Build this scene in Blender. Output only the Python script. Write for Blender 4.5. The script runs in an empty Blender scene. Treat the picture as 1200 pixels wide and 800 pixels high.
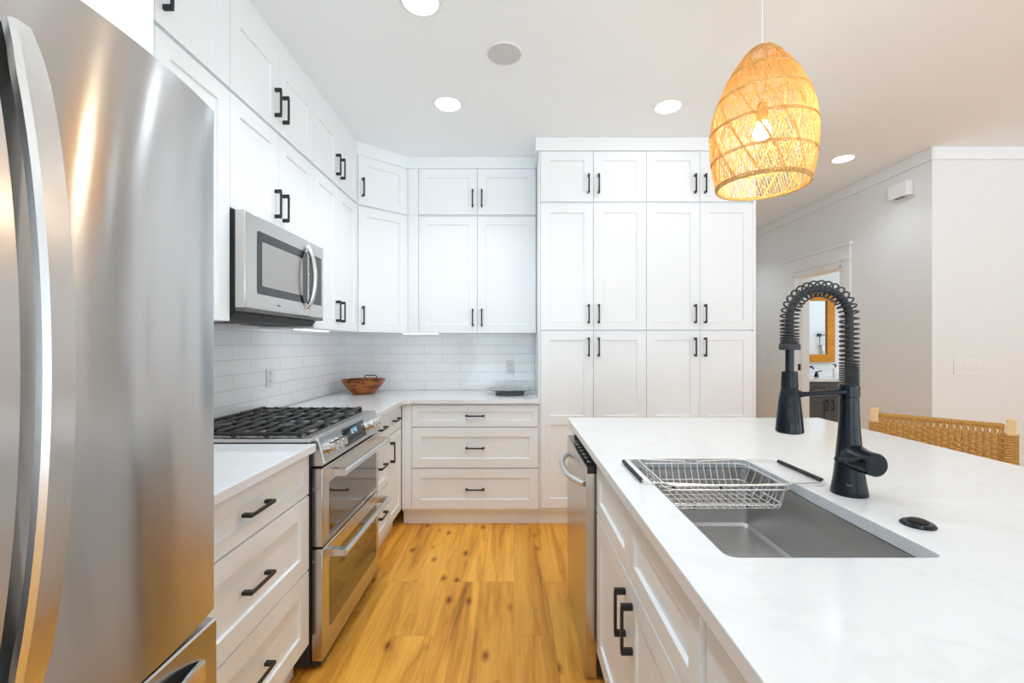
import bpy, bmesh, math, random
from mathutils import Vector, Matrix
random.seed(7)
PI = math.pi
C = bpy.context.scene.collection
SC = bpy.context.scene

# ---------------------------------------------------------------- camera, world, exposure
cam_d = bpy.data.cameras.new('camera')
cam = bpy.data.objects.new('camera', cam_d)
C.objects.link(cam)
cam.location = (0, 0, 1.302)
cam.rotation_euler = (PI/2, 0, 0)
cam_d.sensor_width = 36
cam_d.lens = 520/1200*36
cam_d.shift_x = -2/1200
cam_d.shift_y = 4/1200
cam_d.clip_start = 0.02
SC.camera = cam
SKY, LOWER_FILL = 1.4, 4.3     # sky, and an added brighter lower half of the world to light the ceiling
LAMP = 18.0
BEAM, BEAM_ISLAND, BEAM_DEG = 29.0, 4.0, 128   # aisle lamps; dimmed lamps over island and seating
ANISO_ROT = 0.25
SC.view_settings.view_transform = 'Standard'
SC.view_settings.look = 'None'
SC.view_settings.gamma = 1
SC.view_settings.use_curve_mapping = False
SC.view_settings.exposure = 0.35
w = bpy.data.worlds.new('world'); SC.world = w
w.use_nodes = True
wn, wl = w.node_tree.nodes, w.node_tree.links
wtc = wn.new('ShaderNodeTexCoord'); wsp = wn.new('ShaderNodeSeparateXYZ'); wl.new(wtc.outputs['Generated'], wsp.inputs[0])
wmr = wn.new('ShaderNodeMapRange'); wmr.inputs['From Min'].default_value = -.06; wmr.inputs['From Max'].default_value = .06
wmr.inputs['To Min'].default_value = LOWER_FILL; wmr.inputs['To Max'].default_value = SKY
wl.new(wsp.outputs['Z'], wmr.inputs['Value']); wl.new(wmr.outputs[0], wn['Background'].inputs[1])
wn['Background'].inputs[0].default_value = (0.74, 0.885, 1.0, 1)
cy = SC.cycles
cy.max_bounces = 12; cy.diffuse_bounces = 8; cy.glossy_bounces = 6; cy.transmission_bounces = 8
cy.sample_clamp_indirect = 6
cy.caustics_reflective = False; cy.caustics_refractive = False
cy.use_denoising = True

# room dimensions (metres, camera over the origin, looking along +Y)
XL, YB, ZC = -1.455, 3.81, 2.784
XH, YR = 3.14, 3.33          # hall side wall, wall facing us at the right
XE, YN = 6.2, -2.7           # far right wall, wall behind the camera
UPX = -1.135                 # door faces of the left wall cabinets
BX = -0.805                  # door faces of the left base cabinets
UPY = 3.50                   # door faces of the back wall cabinets
BY = 3.18                    # door faces of the pantry and back base cabinets

# daylight comes in through the window openings: portals guide the sampling of the sky
def portal(name, loc, rot, sx, sy):
    l = bpy.data.lights.new(name, 'AREA'); l.shape = 'RECTANGLE'; l.size = sx; l.size_y = sy
    l.cycles.is_portal = True
    o = bpy.data.objects.new(name, l); C.objects.link(o); o.location = loc; o.rotation_euler = rot
WIN_REAR = [(-1.1, 1.6, 0.1, 2.5), (2.2, 5.2, 0.05, 2.5)]  # unseen windows behind the camera, sized and placed for even light
WIN_SIDE = [(-2.4, -.2, 0.1, 2.5)]  # unseen too, set back to keep the right wall from overexposing
WIN_BATH_FILL = (3.8, 5.8, .9, 2.45)  # unseen window added to brighten the bathroom
portal('sky_portal', (6.75, 4.8, 1.675), (PI/2, 0, PI/2), 2.0, 1.55)
for a, b, z0, z1 in WIN_REAR:
    portal('sky_portal', ((a+b)/2, YN-0.1, (z0+z1)/2), (PI/2, 0, 0), b-a, z1-z0)
for a, b, z0, z1 in WIN_SIDE:
    portal('sky_portal', (XE+0.1, (a+b)/2, (z0+z1)/2), (PI/2, 0, PI/2), b-a, z1-z0)

# ---------------------------------------------------------------- materials
def mat(name, col=(.8,.8,.8), rough=.5, metal=0., spec=.5, emit=None, estr=0., trans=0., ior=1.45, aniso=0., coat=0.):
    m = bpy.data.materials.new(name); m.use_nodes = True
    b = m.node_tree.nodes['Principled BSDF']
    b.inputs['Base Color'].default_value = (*col, 1)
    b.inputs['Roughness'].default_value = rough
    b.inputs['Metallic'].default_value = metal
    b.inputs['Specular IOR Level'].default_value = spec
    b.inputs['IOR'].default_value = ior
    b.inputs['Transmission Weight'].default_value = trans
    b.inputs['Anisotropic'].default_value = aniso
    b.inputs['Coat Weight'].default_value = coat
    if emit:
        b.inputs['Emission Color'].default_value = (*emit, 1); b.inputs['Emission Strength'].default_value = estr
    return m
def nt(m): return m.node_tree.nodes, m.node_tree.links, m.node_tree.nodes['Principled BSDF']
def ramp(n, stops):
    r = n.new('ShaderNodeValToRGB')
    e = r.color_ramp.elements
    e[0].position, e[0].color = stops[0][0], (*stops[0][1], 1)
    e[1].position, e[1].color = stops[1][0], (*stops[1][1], 1)
    for p, c in stops[2:]:
        x = e.new(p); x.color = (*c, 1)
    return r
def noise_mat(name, c0, c1, scale, rough=.5, stretch=(1,1,1), bump=0., **k):
    m = mat(name, c0, rough, **k); n, l, b = nt(m)
    tc = n.new('ShaderNodeTexCoord'); mp = n.new('ShaderNodeMapping'); mp.inputs['Scale'].default_value = stretch
    no = n.new('ShaderNodeTexNoise'); no.inputs['Scale'].default_value = scale; no.inputs['Detail'].default_value = 6
    r = ramp(n, [(.3, c0), (.7, c1)])
    l.new(tc.outputs['Object'], mp.inputs[0]); l.new(mp.outputs[0], no.inputs[0]); l.new(no.outputs[0], r.inputs[0])
    l.new(r.outputs[0], b.inputs['Base Color'])
    if bump:
        bp = n.new('ShaderNodeBump'); bp.inputs['Strength'].default_value = bump; bp.inputs['Distance'].default_value = .002
        l.new(no.outputs[0], bp.inputs['Height']); l.new(bp.outputs[0], b.inputs['Normal'])
    return m

M = {}
M['wall'] = noise_mat('wall_paint', (.795,.81,.815), (.81,.825,.83), 40, .7, bump=.03)
M['ceil'] = noise_mat('ceiling_paint', (.87,.91,.925), (.88,.92,.935), 30, .8, bump=.03)
M['trim'] = mat('trim_paint', (.84,.855,.87), .4)
M['cab'] = mat('cabinet_paint', (.845,.869,.883), .32, spec=.4)
M['black'] = noise_mat('black_pull_metal', (.012,.012,.013), (.02,.02,.021), 60, .42)
M['faucet'] = noise_mat('matte_black_faucet', (.004,.008,.013), (.005,.010,.017), 90, .22, spec=.36)  # navy tint in the colour stands in for blue sky reflections
M['spring'] = noise_mat('dark_grey_spring', (.03,.031,.033), (.04,.041,.043), 90, .5)
M['rubber'] = mat('black_rubber', (.015,.015,.016), .6)
M['chrome'] = mat('chrome_wire', (.86,.86,.86), .34, 1.0)
M['knob'] = mat('polished_knob_metal', (.80,.77,.73), .10, 1.0)
def brushed(name, col, rough, axis_scale, strength=.06):
    m = mat(name, col, rough, 1.0); n, l, b = nt(m)
    tc = n.new('ShaderNodeTexCoord'); mp = n.new('ShaderNodeMapping'); mp.inputs['Scale'].default_value = axis_scale
    no = n.new('ShaderNodeTexNoise'); no.inputs['Scale'].default_value = 1; no.inputs['Detail'].default_value = 3
    l.new(tc.outputs['Object'], mp.inputs[0]); l.new(mp.outputs[0], no.inputs[0])
    mr = n.new('ShaderNodeMapRange'); mr.inputs['To Min'].default_value = rough-.04; mr.inputs['To Max'].default_value = rough+.05
    l.new(no.outputs[0], mr.inputs['Value']); l.new(mr.outputs[0], b.inputs['Roughness'])
    bp = n.new('ShaderNodeBump'); bp.inputs['Strength'].default_value = strength; bp.inputs['Distance'].default_value = .0006
    l.new(no.outputs[0], bp.inputs['Height']); l.new(bp.outputs[0], b.inputs['Normal'])
    return m
M['steel'] = brushed('brushed_stainless', (.575,.58,.585), .18, (20, 6, 500), .010)
n, l, b = nt(M['steel'])
tg = n.new('ShaderNodeTangent'); tg.direction_type = 'RADIAL'; tg.axis = 'Z'; l.new(tg.outputs[0], b.inputs['Tangent'])
b.inputs['Anisotropic'].default_value = .95; b.inputs['Anisotropic Rotation'].default_value = ANISO_ROT
M['steel_h'] = brushed('brushed_stainless_bar', (.74,.735,.73), .24, (300, 300, 30))
M['steel_r'] = brushed('brushed_stainless_range', (.62,.60,.58), .25, (30, 30, 600))
M['sink'] = brushed('satin_sink_steel', (.58,.57,.56), .36, (120, 120, 120), .04)
M['dark'] = mat('dark_appliance_shell', (.03,.03,.032), .5)
M['grey'] = mat('grey_gasket', (.12,.12,.125), .6)
M['oveng'] = mat('dark_oven_glass', (.025,.020,.017), .04, spec=1.0, ior=2.1)
M['mwglass'] = mat('microwave_window_glass', (.26,.245,.23), .06, spec=1.0, ior=1.9)  # lighter brownish base colour stands in for a reflection on the pane
M['panelglass'] = mat('black_panel_glass', (.014,.016,.02), .06, spec=.8)
M['iron'] = noise_mat('cast_iron', (.018,.018,.018), (.03,.03,.03), 120, .45, bump=.15)
M['cooktop'] = brushed('cooktop_steel', (.60,.58,.56), .24, (400, 60, 60))
M['mark'] = mat('printed_mark', (.75,.78,.8), .5)
M['mark_dim'] = mat('dim_printed_mark', (.22,.23,.24), .5)
M['led'] = mat('blue_display_digits', (.1,.3,.5), .4, emit=(.35,.7,1), estr=1.2)
M['plastic'] = mat('white_plastic', (.84,.84,.84), .35)
M['plastic_s'] = mat('white_switch_rocker', (.80,.80,.80), .3)
M['slot'] = mat('dark_slot', (.05,.05,.05), .6)
M['lens'] = mat('lamp_lens', (1,1,1), .5, emit=(.82,.925,1), estr=LAMP)
M['bulb'] = mat('frosted_bulb', (1,1,1), .5, emit=(1,.86,.62), estr=140)
M['ledbar'] = mat('lit_light_bar', (.9,.9,.95), .4, emit=(.86,.9,1), estr=1.0)
M['speaker'] = mat('speaker_grille', (.60,.60,.60), .8)
M['wicker_wood'] = noise_mat('pale_stool_wood', (.72,.50,.25), (.82,.60,.33), 6, .5, (1,1,.15))
M['cord'] = noise_mat('woven_paper_cord', (.50,.255,.062), (.70,.40,.12), 140, .7, bump=.2)
M['vanity'] = mat('charcoal_vanity_paint', (.085,.09,.10), .45)
M['frame'] = noise_mat('amber_stained_wood', (.58,.21,.004), (.72,.29,.008), 5, .4, (1,1,6))
M['mirror'] = mat('mirror_glass', (.9,.9,.9), .02, 1.0)
M['towel'] = noise_mat('white_terry', (.82,.82,.82), (.9,.9,.9), 200, .9, bump=.4)
M['soap'] = mat('white_ceramic', (.85,.85,.84), .2)
M['glassware'] = mat('clear_plate_glass', (.86,.90,.89), .05, trans=.9, ior=1.45)
M['platebase'] = mat('grey_plate_foot', (.34,.36,.355), .3)

# rattan with light shining through it
m = noise_mat('rattan', (.76,.50,.17), (.90,.66,.29), 45, .55, bump=.1); n, l, b = nt(m)
tr = n.new('ShaderNodeBsdfTranslucent'); tr.inputs[0].default_value = (1.0,.74,.34,1)
mx = n.new('ShaderNodeMixShader'); mx.inputs[0].default_value = .4
l.new(b.outputs[0], mx.inputs[1]); l.new(tr.outputs[0], mx.inputs[2]); l.new(mx.outputs[0], n['Material Output'].inputs[0])
M['rattan'] = m
M['rattan_d'] = noise_mat('rattan_rim', (.50,.29,.08), (.66,.42,.15), 60, .55)

# quartz with faint veins
m = mat('white_quartz', (.85,.85,.845), .13, spec=.5); n, l, b = nt(m)
tc = n.new('ShaderNodeTexCoord'); no = n.new('ShaderNodeTexNoise'); no.inputs['Scale'].default_value = 2.6; no.inputs['Detail'].default_value = 9
no.inputs['Distortion'].default_value = 1.4
r = ramp(n, [(.47, (.765,.775,.785)), (.5, (.735,.745,.755)), (.53, (.765,.775,.785))])
l.new(tc.outputs['Object'], no.inputs[0]); l.new(no.outputs[0], r.inputs[0]); l.new(r.outputs[0], b.inputs['Base Color'])
M['quartz'] = m

# glossy 3 x 12 inch tile in running bond
def tile_mat(name, swap):
    m = mat(name, (.84,.84,.84), .1, spec=.6); n, l, b = nt(m)
    tc = n.new('ShaderNodeTexCoord'); sp = n.new('ShaderNodeSeparateXYZ'); cb = n.new('ShaderNodeCombineXYZ')
    l.new(tc.outputs['Object'], sp.inputs[0])
    l.new(sp.outputs['Y' if swap else 'X'], cb.inputs['X']); l.new(sp.outputs['Z'], cb.inputs['Y'])
    br = n.new('ShaderNodeTexBrick')
    br.inputs['Scale'].default_value = 1; br.inputs['Brick Width'].default_value = .305; br.inputs['Row Height'].default_value = .0765
    br.inputs['Mortar Size'].default_value = .0016; br.inputs['Mortar Smooth'].default_value = .3; br.offset = .5
    br.inputs['Color1'].default_value = (.91,.92,.93,1); br.inputs['Color2'].default_value = (.935,.945,.955,1)
    br.inputs['Mortar'].default_value = (.68,.69,.70,1)
    l.new(cb.outputs[0], br.inputs[0]); l.new(br.outputs['Color'], b.inputs['Base Color'])
    no = n.new('ShaderNodeTexNoise'); no.inputs['Scale'].default_value = 7; no.inputs['Detail'].default_value = 1
    l.new(tc.outputs['Object'], no.inputs[0])
    b1 = n.new('ShaderNodeBump'); b1.inputs['Strength'].default_value = .25; b1.inputs['Distance'].default_value = .01
    l.new(no.outputs[0], b1.inputs['Height'])
    b2 = n.new('ShaderNodeBump'); b2.inputs['Strength'].default_value = .7; b2.inputs['Distance'].default_value = .0015; b2.invert = True
    l.new(br.outputs['Fac'], b2.inputs['Height']); l.new(b1.outputs[0], b2.inputs['Normal']); l.new(b2.outputs[0], b.inputs['Normal'])
    return m
M['tile_b'] = tile_mat('white_subway_tile', False)
M['tile_l'] = tile_mat('white_subway_tile_side', True)

# warm oak planks running away from the camera
m = mat('oak_planks', (.6,.3,.08), .38, spec=.35); n, l, b = nt(m)
tc = n.new('ShaderNodeTexCoord'); sp = n.new('ShaderNodeSeparateXYZ'); cb = n.new('ShaderNodeCombineXYZ')
l.new(tc.outputs['Object'], sp.inputs[0]); l.new(sp.outputs['Y'], cb.inputs['X']); l.new(sp.outputs['X'], cb.inputs['Y'])
def plank(c1, c2, mort):
    br = n.new('ShaderNodeTexBrick'); br.offset = .37; br.offset_frequency = 3
    br.inputs['Scale'].default_value = 1; br.inputs['Brick Width'].default_value = 1.22; br.inputs['Row Height'].default_value = .178
    br.inputs['Mortar Size'].default_value = .0011; br.inputs['Mortar Smooth'].default_value = .2; br.inputs['Bias'].default_value = 0
    br.inputs['Color1'].default_value = (*c1,1); br.inputs['Color2'].default_value = (*c2,1); br.inputs['Mortar'].default_value = (*mort,1)
    l.new(cb.outputs[0], br.inputs[0]); return br
br = plank((0,0,0), (1,1,1), (.5,.5,.5))
ml = n.new('ShaderNodeVectorMath'); ml.operation = 'SCALE'; ml.inputs['Scale'].default_value = 17
l.new(br.outputs['Color'], ml.inputs[0])
ad = n.new('ShaderNodeVectorMath'); ad.operation = 'ADD'
l.new(tc.outputs['Object'], ad.inputs[0]); l.new(ml.outputs[0], ad.inputs[1])
mp = n.new('ShaderNodeMapping'); mp.inputs['Scale'].default_value = (13, .9, 1); l.new(ad.outputs[0], mp.inputs[0])
g1 = n.new('ShaderNodeTexNoise'); g1.inputs['Scale'].default_value = 1.0; g1.inputs['Detail'].default_value = 8; g1.inputs['Roughness'].default_value = .62; g1.inputs['Distortion'].default_value = .6
l.new(mp.outputs[0], g1.inputs[0])
r1 = ramp(n, [(.30, (.38,.145,.015)), (.42, (.74,.325,.040)), (.54, (.93,.455,.068)), (.75, (.97,.54,.10))])
l.new(g1.outputs[0], r1.inputs[0])
mp2 = n.new('ShaderNodeMapping'); mp2.inputs['Scale'].default_value = (90, 3, 1); l.new(ad.outputs[0], mp2.inputs[0])
g2 = n.new('ShaderNodeTexNoise'); g2.inputs['Scale'].default_value = 1; g2.inputs['Detail'].default_value = 4; l.new(mp2.outputs[0], g2.inputs[0])
r2 = ramp(n, [(.3, (.84,.82,.78)), (.6, (1.0,1.0,1.0))]); l.new(g2.outputs[0], r2.inputs[0])
m1 = n.new('ShaderNodeMix'); m1.data_type = 'RGBA'; m1.blend_type = 'MULTIPLY'; m1.inputs[0].default_value = .8
l.new(r1.outputs[0], m1.inputs[6]); l.new(r2.outputs[0], m1.inputs[7])
br2 = plank((.86,.80,.74), (1.08,1.08,1.08), (.72,.66,.6))
m2 = n.new('ShaderNodeMix'); m2.data_type = 'RGBA'; m2.blend_type = 'MULTIPLY'; m2.inputs[0].default_value = 1
l.new(m1.outputs[2], m2.inputs[6]); l.new(br2.outputs['Color'], m2.inputs[7])
mp3 = n.new('ShaderNodeMapping'); mp3.inputs['Scale'].default_value = (9, 4.2, 1); l.new(ad.outputs[0], mp3.inputs[0])
vo = n.new('ShaderNodeTexVoronoi'); vo.inputs['Scale'].default_value = 1.0; l.new(mp3.outputs[0], vo.inputs[0])
r3 = ramp(n, [(.05, (.16,.07,.025)), (.10, (.60,.45,.32)), (.22, (1,1,1))]); l.new(vo.outputs['Distance'], r3.inputs[0])
m3 = n.new('ShaderNodeMix'); m3.data_type = 'RGBA'; m3.blend_type = 'MULTIPLY'; m3.inputs[0].default_value = .9
l.new(m2.outputs[2], m3.inputs[6]); l.new(r3.outputs[0], m3.inputs[7])
l.new(m3.outputs[2], b.inputs['Base Color'])
bp = n.new('ShaderNodeBump'); bp.inputs['Strength'].default_value = .15; bp.inputs['Distance'].default_value = .001
l.new(g2.outputs[0], bp.inputs['Height']); l.new(bp.outputs[0], b.inputs['Normal'])
M['floor'] = m

# turned bowl: staves of different brown woods
m = mat('acacia_wood', (.4,.15,.04), .3); n, l, b = nt(m)
tc = n.new('ShaderNodeTexCoord'); mp = n.new('ShaderNodeMapping'); mp.inputs['Scale'].default_value = (9, 9, 26)
no = n.new('ShaderNodeTexNoise'); no.inputs['Scale'].default_value = 1; no.inputs['Detail'].default_value = 3
r = ramp(n, [(.34, (.05,.014,.005)), (.45, (.30,.075,.014)), (.55, (.46,.15,.028)), (.68, (.16,.045,.012))])
l.new(tc.outputs['Object'], mp.inputs[0]); l.new(mp.outputs[0], no.inputs[0]); l.new(no.outputs[0], r.inputs[0]); l.new(r.outputs[0], b.inputs['Base Color'])
M['bowl'] = m

# ---------------------------------------------------------------- mesh helpers
def box(bm, x0, x1, y0, y1, z0, z1):
    v = [bm.verts.new(p) for p in ((x0,y0,z0),(x1,y0,z0),(x1,y1,z0),(x0,y1,z0),(x0,y0,z1),(x1,y0,z1),(x1,y1,z1),(x0,y1,z1))]
    for f in ((3,2,1,0),(4,5,6,7),(0,1,5,4),(1,2,6,5),(2,3,7,6),(3,0,4,7)): bm.faces.new([v[i] for i in f])
def tube(bm, pts, r, n=8, cyclic=False, caps=True, flat=1.0):
    pts = [Vector(p) for p in pts]; k = len(pts)
    rs = r if isinstance(r, (list, tuple)) else [r]*k
    tan = []
    for i in range(k):
        a = pts[i-1] if (i > 0 or cyclic) else pts[i]; c = pts[(i+1) % k] if (i < k-1 or cyclic) else pts[i]
        t = (c-a); tan.append(t.normalized() if t.length > 1e-9 else Vector((0,0,1)))
    u = tan[0].orthogonal().normalized()
    if abs(tan[0].z) < .9: u = tan[0].cross(Vector((0,0,1))).normalized()
    rings = []
    for i in range(k):
        u = (u - tan[i]*u.dot(tan[i])).normalized(); v = tan[i].cross(u)
        rings.append([bm.verts.new(pts[i] + u*(rs[i]*math.cos(2*PI*j/n)) + v*(rs[i]*flat*math.sin(2*PI*j/n))) for j in range(n)])
    for i in range(k if cyclic else k-1):
        A, B = rings[i], rings[(i+1) % k]
        for j in range(n): bm.faces.new((A[j], A[(j+1)%n], B[(j+1)%n], B[j]))
    if caps and not cyclic:
        bm.faces.new(rings[0][::-1]); bm.faces.new(rings[-1])
def cyl(bm, p0, p1, r0, r1=None, n=24):
    tube(bm, [p0, p1], [r0, r0 if r1 is None else r1], n)
def lathe(bm, prof, c=(0,0,0), n=32, closed=False):
    rings = []
    for r, z in prof:
        if r < 1e-6: rings.append([bm.verts.new((c[0], c[1], c[2]+z))])
        else: rings.append([bm.verts.new((c[0]+r*math.cos(2*PI*j/n), c[1]+r*math.sin(2*PI*j/n), c[2]+z)) for j in range(n)])
    R = list(zip(rings, rings[1:])) + ([(rings[-1], rings[0])] if closed else [])
    for A, B in R:
        for j in range(n):
            if len(A) == 1 and len(B) == 1: continue
            if len(A) == 1: bm.faces.new((A[0], B[j], B[(j+1)%n]))
            elif len(B) == 1: bm.faces.new((A[j], B[0], A[(j+1)%n]))
            else: bm.faces.new((A[j], B[j], B[(j+1)%n], A[(j+1)%n]))
def prism(bm, poly, axis, a, b):
    """extrude a 2D polygon along an axis; poly in the other two axes, in xyz order"""
    def P(p, t):
        return {'x': (t, p[0], p[1]), 'y': (p[0], t, p[1]), 'z': (p[0], p[1], t)}[axis]
    A = [bm.verts.new(P(p, a)) for p in poly]; B = [bm.verts.new(P(p, b)) for p in poly]; k = len(poly)
    bm.faces.new(A); bm.faces.new(B)
    for i in range(k): bm.faces.new((A[i], A[(i+1)%k], B[(i+1)%k], B[i]))
def rrect(x0, x1, y0, y1, r, n=6):
    out = []
    for cx, cy, a in ((x1-r,y1-r,0),(x0+r,y1-r,PI/2),(x0+r,y0+r,PI),(x1-r,y0+r,1.5*PI)):
        for i in range(n+1):
            t = a + PI/2*i/n; out.append((cx+r*math.cos(t), cy+r*math.sin(t)))
    return out
def plate_hole(bm, outer, inner, z0, z1):
    """slab with a hole"""
    def loop(pts, z):
        vs = [bm.verts.new((x,y,z)) for x, y in pts]
        return vs, [bm.edges.new((vs[i], vs[(i+1)%len(vs)])) for i in range(len(vs))]
    ends = []
    for z in (z0, z1):
        o, eo = loop(outer, z); i, ei = loop(inner, z)
        bmesh.ops.triangle_fill(bm, use_beauty=True, use_dissolve=False, edges=eo+ei)
        ends.append((o, i))
    for k in (0, 1):
        A, B = ends[0][k], ends[1][k]
        for j in range(len(A)): bm.faces.new((A[j], A[(j+1)%len(A)], B[(j+1)%len(B)], B[j]))
def panel_front(bm, x0, x1, z0, z1, t, rail, mids=(), rec=.009, slope=.003):
    """shaker front: front face at y=0, back at y=t; one recessed panel per opening"""
    ys = [z0+rail] + [q for m_ in mids for q in (m_-rail/2, m_+rail/2)] + [z1-rail]
    ops = [(ys[i], ys[i+1]) for i in range(0, len(ys), 2)]
    def q(*ps): bm.faces.new([bm.verts.new(p) for p in ps])
    a, b = x0+rail, x1-rail
    q((x0,0,z0),(a,0,z0),(a,0,z1),(x0,0,z1)); q((b,0,z0),(x1,0,z0),(x1,0,z1),(b,0,z1))
    zz = [z0] + [v for o in ops for v in o] + [z1]
    for i in range(0, len(zz), 2): q((a,0,zz[i]),(b,0,zz[i]),(b,0,zz[i+1]),(a,0,zz[i+1]))
    s = slope
    for c, d in ops:
        q((a+s,rec,c+s),(b-s,rec,c+s),(b-s,rec,d-s),(a+s,rec,d-s))
        q((a,0,c),(b,0,c),(b-s,rec,c+s),(a+s,rec,c+s)); q((a,0,d),(a+s,rec,d-s),(b-s,rec,d-s),(b,0,d))
        q((a,0,c),(a+s,rec,c+s),(a+s,rec,d-s),(a,0,d)); q((b,0,c),(b,0,d),(b-s,rec,d-s),(b-s,rec,c+s))
    q((x0,0,z0),(x0,0,z1),(x0,t,z1),(x0,t,z0)); q((x1,0,z0),(x1,t,z0),(x1,t,z1),(x1,0,z1))
    q((x0,0,z1),(x1,0,z1),(x1,t,z1),(x0,t,z1)); q((x0,0,z0),(x0,t,z0),(x1,t,z0),(x1,0,z0))
    q((x0,t,z0),(x0,t,z1),(x1,t,z1),(x1,t,z0))
    bmesh.ops.remove_doubles(bm, verts=bm.verts, dist=1e-5)

WM = {}
def obj(name, bm, m, parent=None, local=False, smooth=True, bevel=0, angle=35, origin=None, fix=True):
    """link bm as ONE mesh object; given in world coordinates unless local"""
    if fix: bmesh.ops.recalc_face_normals(bm, faces=bm.faces)
    T = Matrix()
    if parent is not None:
        if not local: bm.transform(WM[parent.name].inverted())
    elif origin is not None:
        bm.transform(Matrix.Translation(-Vector(origin))); T = Matrix.Translation(origin)
    me = bpy.data.meshes.new(name); bm.to_mesh(me); bm.free()
    me.materials.append(M[m] if isinstance(m, str) else m)
    if smooth:
        for p in me.polygons: p.use_smooth = True
        me.set_sharp_from_angle(angle=math.radians(angle))
    o = bpy.data.objects.new(name, me); C.objects.link(o)
    if parent is not None:
        o.parent = parent; WM[o.name] = WM[parent.name]
    else:
        o.matrix_world = T; WM[o.name] = T
    if bevel:
        bv = o.modifiers.new('bevel', 'BEVEL'); bv.width = bevel; bv.segments = 2; bv.limit_method = 'ANGLE'; bv.angle_limit = math.radians(40)
    return o
def B(): return bmesh.new()
def bxo(name, dims, m, parent=None, **k):
    bm = B(); box(bm, *dims); return obj(name, bm, m, parent, **k)
def tag(o, label, cat, group=None):
    o['label'] = label; o['category'] = cat
    if group: o['group'] = group
    return o
def thing(name, label, cat, loc=(0,0,0), rz=0, group=None):
    o = bpy.data.objects.new(name, None); C.objects.link(o); o.empty_display_size = .1
    o.location = loc; o.rotation_euler = (0,0,rz)
    WM[o.name] = Matrix.Translation(loc) @ Matrix.Rotation(rz, 4, 'Z')
    return tag(o, label, cat, group)
def struct(name, bm, m, parent=None, **k):
    o = obj(name, bm, m, parent, **k)
    if parent is None: o['kind'] = 'structure'
    return o
def slab_with_openings(bm, axis, p0, p1, a0, a1, z0, z1, holes):
    A = sorted({a0, a1, *[h[0] for h in holes], *[h[1] for h in holes]}); Z = sorted({z0, z1, *[h[2] for h in holes], *[h[3] for h in holes]})
    for i in range(len(A)-1):
        for j in range(len(Z)-1):
            ca, cz = (A[i]+A[i+1])/2, (Z[j]+Z[j+1])/2
            if any(h[0] < ca < h[1] and h[2] < cz < h[3] for h in holes): continue
            if axis == 'x': box(bm, p0, p1, A[i], A[i+1], Z[j], Z[j+1])
            else: box(bm, A[i], A[i+1], p0, p1, Z[j], Z[j+1])

# ---------------------------------------------------------------- the room
YE = 7.6                      # end of the hall
bm = B(); box(bm, XL-.15, XE+.15, YN-.15, YE+.15, -.1, 0); struct('floor', bm, 'floor', smooth=False)
bm = B(); box(bm, XL-.15, XE+.15, YN-.15, YE+.15, ZC, ZC+.1); struct('ceiling', bm, 'ceil', smooth=False)
bm = B(); box(bm, XL-.12, XL, YN, YB+.12, 0, ZC); struct('wall_left', bm, 'wall', smooth=False)
bm = B(); box(bm, XL, 1.76, YB, YB+.12, 0, ZC); struct('wall_back', bm, 'wall', smooth=False)
bm = B(); box(bm, 1.64, 1.76, YB+.12, YE, 0, ZC); struct('wall_hall_near', bm, 'wall', smooth=False)
bm = B(); box(bm, 1.64, XH+.12, YE, YE+.12, 0, ZC); struct('wall_hall_end', bm, 'wall', smooth=False)
DY0, DY1, DZ = 4.23, 4.94, 2.062
bm = B(); slab_with_openings(bm, 'x', XH, XH+.12, YR+.12, YE, 0, ZC, [(DY0, DY1, 0, DZ)]); struct('wall_hall', bm, 'wall', smooth=False)
bm = B(); box(bm, XH, XE, YR, YR+.12, 0, ZC); struct('wall_right', bm, 'wall', smooth=False)
bm = B(); slab_with_openings(bm, 'x', XE, XE+.12, YN, YR+.12, 0, ZC, WIN_SIDE); struct('wall_side', bm, 'wall', smooth=False)
bm = B(); slab_with_openings(bm, 'y', YN-.12, YN, XL, XE, 0, ZC, WIN_REAR); struct('wall_rear', bm, 'wall', smooth=False)
wi = 1
for a, b, z0, z1 in WIN_REAR:
    bm = B(); slab_with_openings(bm, 'y', YN-.08, YN+.02, a-.09, b+.09, z0-.09, z1+.09, [(a+.02, (a+b)/2-.03, z0+.02, z1-.02), ((a+b)/2+.03, b-.02, z0+.02, z1-.02)])
    struct('window_%d' % wi, bm, 'trim', smooth=False); wi += 1
for a, b, z0, z1 in WIN_SIDE:
    bm = B(); slab_with_openings(bm, 'x', XE-.02, XE+.08, a-.09, b+.09, z0-.09, z1+.09, [(a+.02, (a+b)/2-.03, z0+.02, z1-.02), ((a+b)/2+.03, b-.02, z0+.02, z1-.02)])
    struct('window_%d' % wi, bm, 'trim', smooth=False); wi += 1
# bathroom beyond the doorway
BXE, BYE = 6.6, 6.2
bm = B(); box(bm, XH+.12, BXE, BYE, BYE+.12, 0, ZC); struct('wall_bathroom_back', bm, 'wall', smooth=False)
bm = B(); slab_with_openings(bm, 'x', BXE, BXE+.12, YR+.12, BYE, 0, ZC, [WIN_BATH_FILL]); struct('wall_bathroom_side', bm, 'wall', smooth=False)
bm = B(); box(bm, XE+.12, BXE, YR, YR+.12, 0, ZC); struct('wall_bathroom_front', bm, 'wall', smooth=False)
bm = B(); box(bm, XE+.15, BXE+.12, YR, BYE+.12, ZC, ZC+.1); struct('ceiling_bathroom', bm, 'ceil', smooth=False)
bm = B(); box(bm, XE+.15, BXE+.12, YR, BYE+.12, -.1, 0); struct('floor_bathroom', bm, 'floor', smooth=False)
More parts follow.
